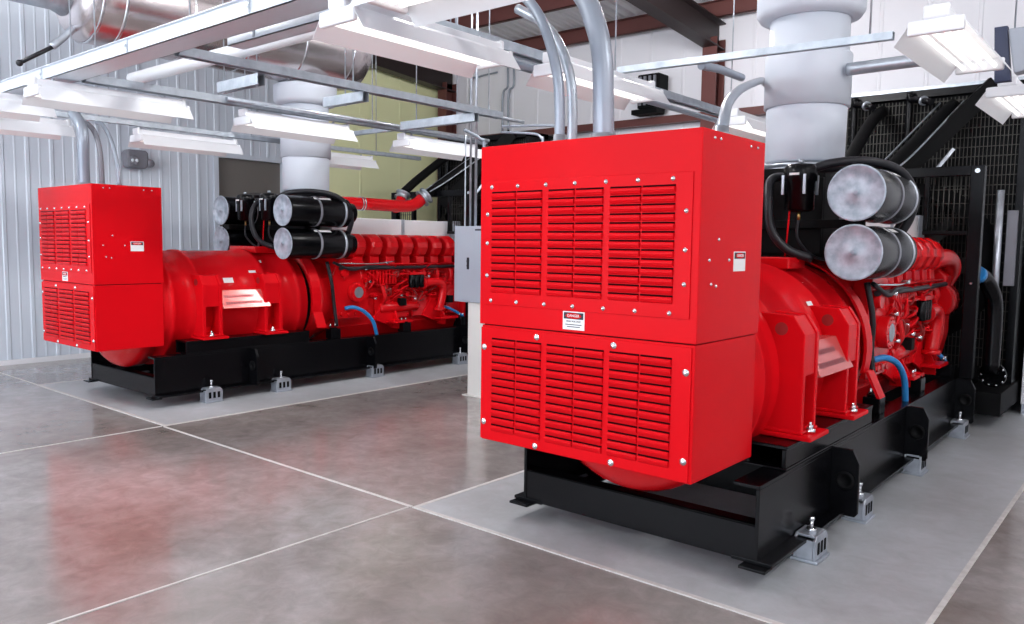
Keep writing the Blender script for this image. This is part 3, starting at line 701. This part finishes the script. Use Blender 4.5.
# ================================================================ EXHAUSTS
def exhaust(x, label):
    r = empty('exhaust_stack', (x+.02, 6.10, 2.335), label, 'exhaust pipe', 'lagged exhaust stacks')
    MB().lathe((0, 0, .0), (0, 0, 1.5), [(0, .27), (.02, .285), (.40, .29), (.41, .285), (1.3, .285)], 48).build('pipe_wrap', LAG, r)
    MB().lathe((0, 0, .41), (0, 0, .80), [(0, .29), (.003, .308), (.375, .310), (.39, .302), (.39, .29)], 48).build('wrap_sleeve', LAG, r)
    MB().lathe((0, 0, 1.05), (0, 0, 1.33), [(0, .30), (.02, .36), (.06, .385), (.18, .385), (.24, .385), (.265, .30)], 48).build('bellows_jacket', LAG, r)
    return r
exhaust(GX, 'grey lagged exhaust stack rising from the nearer generator set')
exhaust(GXL, 'grey lagged exhaust stack rising from the generator set by the left wall')
def silencer(x, label):
    r = empty('exhaust_silencer', (x, 5.0, 3.67), label, 'silencer', 'overhead silencers')
    zc = .49
    MB().lathe((0, -1.7, zc), (0, 1.95, zc), [(0, .30), (.08, .42), (.16, .49), (.5, .50), (3.3, .50), (3.5, .46), (3.65, .30)], 56).build('silencer_body', ALU, r)
    for t in (-1.52, -1.30, -.6, .1, .8, 1.5):
        MB().lathe((0, t, zc), (0, t+.03, zc), [(0, .495), (.004, .507), (.026, .507), (.03, .495)], 56, False).build('cladding_band', STEEL, r)
    MB().lathe((0, -1.65, zc), (0, -3.0, zc), [(0, .30), (.15, .24), (1.35, .24)], 36).build('outlet_pipe', GALV, r)
    MB().tube([(.05, -1.58, .16), (.03, -1.70, .02), (0, -1.82, -.11)], .035, 10).build('drain_stub', ZINC, r)
    MB().tube([(0, -1.80, -.10), (0, -2.09, -.30)], .020, 10).ball((0, -2.11, -.315), .032, 10).build('drain_pipe', RUB, r)
    MB().cyl((0.02, 1.1, .0), (.02, 1.1, .05), .33, 40).build('inlet_neck', LAG, r)
    return r
silencer(GXL, 'big aluminium-clad cylindrical silencer high above the left generator set')
silencer(GX, 'aluminium-clad silencer above the nearer generator set, at the top of its stack')

# ================================================================ LIGHT FIXTURES
def make_fixture():
    r = empty('strip_light', (0, 0, 2.8), '', 'light fixture', 'hanging strip lights')
    L = .61
    # reflector: centre pan and two sloping wings
    b = MB(); prof = [(-.205, -.045), (-.135, .055), (-.11, .075), (.11, .075), (.135, .055), (.205, -.045)]
    n = len(prof); t = .004
    vs = [(x, -L, z) for x, z in prof]+[(x, L, z) for x, z in prof]+[(x, -L, z+t) for x, z in prof]+[(x, L, z+t) for x, z in prof]
    fs = [(i, i+1, n+i+1, n+i) for i in range(n-1)]+[(2*n+i, 3*n+i, 3*n+i+1, 2*n+i+1) for i in range(n-1)]
    fs += [(i, 2*n+i, 2*n+i+1, i+1) for i in range(n-1)]+[(n+i, n+i+1, 3*n+i+1, 3*n+i) for i in range(n-1)]
    fs += [(0, n, 3*n, 2*n), (n-1, 3*n-1, 4*n-1, 2*n-1)]
    b.add(vs, fs); b.build('reflector', WHITE, r)
    MB().box(-.06, .06, -L+.02, L-.02, .079, .135).build('ballast_channel', WHITE, r, .006)
    for s in (-1, 1):
        y0, y1 = sorted((s*(L-.025), s*(L+.008)))
        e = MB().box(-.14, .14, y0, y1, .0, .078).box(-.065, .065, y0, y1, .078, .152).build('end_cap', WHITE, r, .01)
    for x in (-.09, -.03, .03, .09):
        MB().cyl((x, -L+.03, .030), (x, L-.03, .030), .0125, 12).build('lamp_tube', TUBEM, r)
    for s in (-.45, .45):
        MB().cyl((0, s, .135), (0, s, .1575), .012, 8).build('suspension_clip', ZINC, r)
    return r
fx0 = make_fixture()
rows = {  # x: list of (y centre, label)
 -6.93: [(3.02, 'strip light above the left red cabinet, nearest of the row over it'), (4.84, 'strip light with bright white reflector in front of the left exhaust stack'), (6.85, 'strip light just left of the top of the nearer red cabinet, farthest of its row')],
 -9.12: [(2.90, 'strip light cut by the left edge of the photo, lower'), (4.84, 'strip light hanging before the ribbed wall just above the wall floodlight'), (7.0, 'strip light farther back, seen right of the left exhaust stack')],
 -3.36: [(3.20, 'large strip light at the top centre, seen from below'), (4.80, 'strip light crossed by thick conduits above the nearer red cabinet'), (7.5, 'strip light partly hidden behind the corner of the nearer red cabinet')],
 -1.10: [(5.42, 'strip light at upper right showing four tubes, nearer one'), (7.68, 'strip light cut by the right edge of the photo, by the emergency light')],
}
first = True
def place_fix(x, y, lab, z=2.8, rz=0):
    global first
    f = fx0 if first else copy_tree(fx0)
    first = False
    f.location = (x, y, z); f.rotation_euler = (0, 0, rz); f['label'] = lab
    return f
for x, lst in rows.items():
    for y, lab in lst: place_fix(-3.22 if (x == -3.36 and y > 4) else x, y, lab, 2.86 if x == -1.10 else 2.8)
place_fix(-7.85, 2.25, 'strip light cut by the left edge of the photo, upper')
place_fix(-2.35, 2.55, 'strip light at the top edge of the photo, seen end on', rz=PI/2)
# unseen fill lamps in high-bay form, added above and around the view
for x, y, pw in ((-9.3, .6, .9), (-5.2, .2, .75), (-1.6, -4.0, .7), (-6.5, -4.2, .9), (2.4, 0.0, .55), (2.2, 4.0, .9), (1.6, 7.0, .38), (-4.9, 5.0, .95), (-4.6, 8.2, .85)):
    fill = empty('added_fill_lamp', (x, y, 5.0), 'added fill lamp in round white high-bay form under the roof, out of view', 'light fixture', 'added fill lamps under the roof')
    MB().lathe((0, 0, 0), (0, 0, .5), [(0, .32), (.2, .22), (.26, .1), (.45, .1)], 28, False).build('fill_lamp_shade', WHITE, fill)
    MB().cyl((0, 0, .45), (0, 0, roof(y)+.1-5.0), .01, 8).build('hanger_rod', ZINC, fill)
    ld = bpy.data.lights.new('fill_point', 'POINT'); ld.shadow_soft_size = .2; ld.energy = FILL_W*pw
    lo = bpy.data.objects.new('fill_point', ld); COL.objects.link(lo); lo.parent = fill; lo.location = (0, 0, -.30)

# ================================================================ STRUT FRAMEWORK
def strut(name, p, q, label, w=.041, h=.041, rods=(), m=None, group='galvanised strut channels'):
    """open channel, slot downward, with optional hanger rods as parts (fractions along)"""
    p = Vector(p); q = Vector(q); c = (p+q)/2
    r = empty(name, c, label, 'strut channel', group)
    a = p-c; d = q-c; dr = (q-p).normalized(); n = dr.cross(Vector((0, 0, 1))).normalized(); t = .004
    b = MB()
    b.bar(a+Vector((0, 0, h/2)), d+Vector((0, 0, h/2)), w, t)
    b.bar(a+n*(w/2), d+n*(w/2), t, h); b.bar(a-n*(w/2), d-n*(w/2), t, h)
    b.bar(a+n*(w*.36)-Vector((0, 0, h/2)), d+n*(w*.36)-Vector((0, 0, h/2)), w*.25, t); b.bar(a-n*(w*.36)-Vector((0, 0, h/2)), d-n*(w*.36)-Vector((0, 0, h/2)), w*.25, t)
    b.build('channel', m or GALV, r)
    for f in rods:
        pt = a+(d-a)*f; top = roof((c+pt).y)-c.z+.1
        MB().cyl((pt.x, pt.y, -h/2-.012), (pt.x, pt.y, top), .006, 6).cyl((pt.x, pt.y, -h/2-.010), (pt.x, pt.y, -h/2), .014, 6).build('hanger_rod', ZINC, r)
    return r
strut('strut_channel', (-6.87, 2.78, 2.99), (-6.87, 7.6, 2.99), 'long strut channel along the row of strip lights over the left cabinet', .09, .06, (.02, .3, .62))
strut('strut_channel', (-5.36, 2.78, 2.99), (-5.36, 6.15, 2.99), 'strut channel hanging under the white cable tray, in the upper left', .08, .06, (.03, .45, .95))
strut('strut_channel', (-5.98, 3.46, 2.915), (-5.40, 3.46, 2.915), 'short strut piece with open end, nearest of three short ones', .06, .08, (.1, .9))
strut('strut_channel', (-5.84, 4.38, 2.915), (-5.30, 4.38, 2.915), 'short strut piece with open end, in front of the left exhaust stack', .06, .08, (.5,))
strut('strut_channel', (-6.33, 5.72, 2.915), (-5.28, 5.72, 2.915), 'short strut piece ending near the top left of the nearer cabinet', .06, .08, (.2, .75))
strut('strut_channel', (-3.52, 3.02, 3.00), (-3.52, 9.0, 3.00), 'long strut channel carrying the strip lights over the nearer cabinet', .09, .06, (.1, .4, .75))
strut('strut_channel', (-9.12, 2.78, 3.0), (-9.12, 8.6, 3.0), 'strut channel along the row of strip lights by the left wall', .05, .05, (.2, .5, .85))
strut('strut_channel', (-9.6, 6.52, 3.07), (-6.6, 6.52, 3.07), 'strut channel crossing behind the left exhaust stack', .05, .05, ())
strut('strut_channel', (-3.22, 5.0, 2.965), (-1.36, 5.0, 2.925), 'thin bright strut channel crossing in front of the right exhaust stack', .041, .041, (.93,))
strut('strut_channel', (-4.1, 1.5, 3.12), (-4.1, 5.3, 3.12), 'dark grey strut channel above the large strip light at the top centre', .16, .05, (.7,))
# white cable tray along the top left
def tray(p0, p1, y0, y1, z, label):
    r = empty('cable_tray', ((p0+p1)/2, (y0+y1)/2, z), label, 'cable tray'); hx = (p1-p0)/2; hy = (y1-y0)/2
    b = MB().box(-hx, hx, -hy, hy, 0, .006).box(-hx, hx, -hy, -hy+.005, 0, .10).box(-hx, hx, hy-.005, hy, 0, .10).box(-hx, hx, -hy-.015, -hy+.005, .095, .10).box(-hx, hx, hy-.005, hy+.015, .095, .10)
    b.build('tray_body', TRAY, r)
    x = -hx+.3
    while x < hx: MB().box(x, x+.02, -hy-.008, -hy, .01, .09).cyl((x, -hy-.008, .05), (x, -hy-.014, .05), .012, 8).build('splice_plate', ZINC, r); x += 1.5
    for x in (-hx+1, 0, hx-1):
        MB().cyl((x, hy+.05, .0), (x, hy+.05, roof(y0)-z+.1), .006, 6).build('hanger_rod', ZINC, r)
    return r
tray(-11.9, -2.4, 2.55, 2.75, 2.962, 'long white cable tray running up across the top left of the photo')
tray(-4.85, -2.4, 2.86, 2.98, 2.962, 'narrower white channel beside the long cable tray at the upper left')

def pipe(name, pts, r, m, label, cat='conduit', group=None, fit=None):
    b = MB().tube(pts, r, 14, 8)
    o = b.build(name, m); tag(o, label, cat, group)
    if fit:
        q = MB().lathe(fit, (fit[0], fit[1], fit[2]+.05), [(0, r*1.35), (.02, r*1.35), (.02, r*1.18), (.05, r*1.18)], 20); q.build('conduit_fitting', ZINC, o)
    return o
ZT = 2.2265
pipe('conduit', [(-2.335, 3.5, ZT), (-2.345, 3.5, 2.50), (-2.355, 3.5, 2.66), (-2.392, 3.5, 2.81), (-2.484, 3.5, 3.00), (-2.64, 3.48, 3.14), (-2.9, 3.46, 3.24)], .055, COND, 'thick grey conduit standing on the nearer red cabinet', fit=(-2.335, 3.5, ZT))
pipe('conduit', [(-2.545, 3.40, ZT), (-2.550, 3.40, 2.45), (-2.575, 3.40, 2.62), (-2.655, 3.40, 2.84), (-2.77, 3.40, 3.0), (-2.93, 3.39, 3.13)], .028, COND, 'thin grey conduit left of the thick one on the nearer cabinet, front one', fit=(-2.545, 3.40, ZT))
pipe('conduit', [(-2.625, 3.62, ZT), (-2.625, 3.62, 2.45), (-2.645, 3.62, 2.62), (-2.72, 3.62, 2.80), (-2.84, 3.62, 2.94), (-3.02, 3.61, 3.05)], .028, GALV, 'thin darker conduit just behind the front thin one on the nearer cabinet', fit=(-2.625, 3.62, ZT))
pipe('conduit', [(-1.728, 3.6, ZT), (-1.74, 3.64, 2.30), (-1.89, 4.0, 2.46), (-2.18, 4.8, 2.69), (-2.66, 6.2, 3.02), (-2.96, 7.0, 3.16)], .028, COND, 'curved grey conduit at the right corner of the nearer cabinet top', fit=(-1.728, 3.6, ZT))
pipe('conduit', [(-8.725, 3.5, ZT), (-8.725, 3.5, 2.50), (-8.715, 3.5, 2.72), (-8.76, 3.5, 2.86), (-8.90, 3.5, 2.98), (-8.90, 3.52, 3.0)], .058, COND, 'thick grey conduit standing on the left red cabinet', fit=(-8.725, 3.5, ZT))
pipe('conduit', [(-8.583, 3.62, ZT), (-8.590, 3.62, 2.45), (-8.62, 3.62, 2.63), (-8.72, 3.62, 2.80), (-8.92, 3.64, 2.90), (-9.05, 3.65, 2.93)], .026, LAMPG, 'dark curved conduit behind the thick one on the left cabinet', fit=(-8.583, 3.62, ZT))
pipe('conduit', [(-8.51, 3.76, ZT), (-8.52, 3.76, 2.40), (-8.60, 3.76, 2.62), (-8.72, 3.76, 2.79), (-8.92, 3.78, 2.92), (-9.05, 3.78, 2.95)], .022, COND, 'thinnest curved conduit at the right on the left cabinet top', fit=(-8.51, 3.76, ZT))
tag(MB().tube([(-8.6, 3.80, 3.14), (-4.2, 3.44, 3.14)] if False else [(-7.3, 3.37, 3.13), (-4.3, 3.37, 3.13)], .055, 18).build('insulated_pipe', WHITE), 'white insulated pipe running behind the cable tray at the upper left', 'pipe')
# conduits up from the electrical panel
pipe('conduit', [(-6.10, 6.52, 1.89), (-6.10, 6.52, roof(6.5)+.1)], .012, ZINC, 'thin vertical conduit above the grey electrical panel, left one', group=None)
pipe('conduit', [(-6.02, 6.52, 1.89), (-6.02, 6.52, roof(6.5)+.1)], .015, ZINC, 'thin vertical conduit above the grey electrical panel, middle one')
pipe('conduit', [(-5.90, 6.52, 1.89), (-5.90, 6.52, 2.72), (-5.92, 6.46, 2.84), (-6.0, 6.3, 2.92)], .018, COND, 'vertical conduit above the panel that bends left under the strut')
pipe('conduit', [(-6.18, 6.52, 1.89), (-6.18, 6.52, 2.0), (-6.18, 6.52, 2.95)], .007, ZINC, 'very thin vertical line at the left above the grey panel')
for i, (x0, z0, lab) in enumerate(((-5.0, 2.30, 'arched thin conduit behind the nearer cabinet, left arch'), (-4.75, 2.30, 'arched thin conduit behind the nearer cabinet, right arch'))):
    pipe('conduit', [(-5.55, 6.4, 2.93) if i else (-5.55, 6.4, 2.87), (x0-.12, 6.4, 2.88-.06*(1-i)), (x0-.02, 6.4, 2.82-.05*(1-i)), (x0, 6.4, 2.70), (x0, 6.4, 2.05), (x0, 6.4, .02)], .013, COND, lab)
# conduits on the back wall
for x, lab in ((-10.35, 'thin grey conduit on the back wall, left one'), (-10.2, 'thin grey conduit on the back wall, right of its twin')):
    pipe('conduit', [(x, YB-.04, 3.86), (x, YB-.04, 4.6), (x+.12, YB-.04, 4.75), (x+.12, YB-.04, 5.1)], .02, COND, lab)
pipe('conduit', [(-4.2, YB-.05, 5.2), (-4.55, YB-.05, 5.0), (-4.6, YB-.05, 4.8), (-4.6, YB-.05, 3.9)], .018, COND, 'hooked grey conduit on the back wall left of the right exhaust stack')
pipe('conduit', [(-11.2, YB-.04, 3.86), (-11.2, YB-.04, 4.9), (-11.0, YB-.04, 5.02), (-10.5, YB-.04, 5.05)], .018, COND, 'bent conduit on the back wall beside the corner column')
pipe('conduit', [(-1.93, 6.0, 2.98), (-1.6, 5.99, 2.98), (-1.34, 5.98, 2.98)], .045, GALV, 'thick horizontal galvanised pipe behind the right exhaust stack', 'pipe')
pipe('conduit', [(-2.597, 5.06, 2.93), (-2.60, 5.35, 2.955), (-2.612, 5.62, 2.962), (-2.615, 5.75, 2.965)], .028, COND, 'short grey pipe running back just left of the right exhaust stack', 'pipe')
pipe('conduit', [(-3.62, 3.6, 2.945), (-3.62, 9.2, 2.945)], .024, COND, 'long straight grey conduit running back over the nearer cabinet')
pipe('conduit', [(-5.42, 4.5, 2.985), (-5.42, 6.6, 2.985)], .018, ZINC, 'thin bright conduit between the short strut pieces')
pipe('conduit', [(-6.806, 4.0, 3.0), (-6.806, 7.6, 3.0)], .02, ZINC, 'thin conduit running just under the left row of strip lights')

# ================================================================ ELECTRICAL PANEL
ep = empty('electrical_panel', (-5.97, 6.52, 0), 'grey electrical panel on a cream post, just left of the nearer red cabinet', 'electrical panel')
MB().box(-.29, .29, -.085, .10, 1.055, 1.895).build('enclosure', GREYP, ep, .006)
MB().box(-.27, .27, -.092, -.085, 1.075, 1.875).build('panel_door', GREYP, ep, .003)
q = MB().box(-.085, -.055, -.10, -.092, 1.42, 1.55).cyl((-.07, -.10, 1.46), (-.07, -.108, 1.46), .013, 12).cyl((-.07, -.10, 1.51), (-.07, -.108, 1.51), .013, 12); q.build('latch', INK, ep)
MB().box(.03, .13, -.094, -.092, 1.845, 1.862).build('name_tag', INK, ep)
MB().box(-.115, .115, -.04, .04, 0, 1.056).box(-.16, .16, -.085, .085, 0, .012).build('post', CREAM, ep, .004)

# ================================================================ WALL LAMPS AND SIGNAL BOXES
fl = empty('floodlight', (-11.90, 5.50, 2.85), 'grey rounded floodlight on the ribbed left wall above the left cabinet', 'floodlight')
b = MB().prism([(-.15, -.10), (.12, -.11), (.16, -.06), (.16, .13), (.12, .16), (-.14, .16), (-.16, .11)], 'x', -.10, .10); b.build('housing', LAMPG, fl, .03)
b = MB().lathe((.10, -.06, .0), (.12, -.06, .0), [(0, .075), (.02, .065)], 20); b.build('lens_ring', LAMPG, fl)
b = MB().ball((.12, -.09, .0), .026, 10).ball((.12, -.03, .0), .026, 10); b.build('bulb', LENS, fl)
b = MB().lathe((.04, .15, -.02), (.04, .25, -.02), [(0, .06), (.02, .07), (.08, .06), (.10, .04)], 16); b.build('side_lamp', LAMPG, fl)
hl = empty('wall_louver_box', (-6.86, YB-.30, 4.22), 'black finned box on the white back wall above the nearer cabinet', 'ventilator')
b = MB().box(-.20, .20, -.16, .16, -.27, .28); b.build('housing', BLKM, hl, .02)
b = MB()
for i in range(4): b.box(-.16+i*.09, -.12+i*.09, -.19, -.16, -.22, .24)
b.build('fins', LAMPG, hl)
MB().box(-.12, .12, .16, .28, -.1, .1).build('wall_bracket', BLKM, hl)
MB().box(-.30, .18, -.18, .1, -.36, -.28).build('drip_hood', BLKM, hl, .01)
em = empty('emergency_light', (-1.0, 6.58, 3.06), 'white emergency light with round lens and navy back plate at the right edge', 'emergency light')
MB().prism([(-.10, -.18), (.0, -.18), (-.04, .20), (-.12, .20)], 'y', -.03, .03).build('back_plate', NAVY, em, .004)
MB().prism([(.02, -.14), (.26, -.10), (.28, .10), (.22, .17), (-.03, .17)], 'y', -.07, .05).build('body', GREYP, em, .012)
MB().lathe((.19, -.07, .03), (.19, -.12, .03), [(0, .055), (.02, .07), (.05, .065)], 24).build('lamp_head', WHITE, em)
MB().lathe((.19, -.118, .03), (.19, -.124, .03), [(0, .05), (.006, .045)], 20).build('lens', LENS, em)
MB().cyl((.0, 0, .17), (.0, 0, roof(6.55)-3.04+.1), .006, 6).build('hanger_rod', ZINC, em)

# white sheet-metal enclosure beside the right radiator
en = empty('air_duct_housing', (-.6, 10.8, 0), 'white sheet-metal duct housing beyond the radiator at the right edge', 'duct')
MB().box(-.60, .9, -1.15, 1.1, .12, 3.3).build('housing', WHITE, en, .006)
MB().box(-.60, .9, -1.10, 1.05, 0, .12).build('base_frame', ZINC, en, .003)
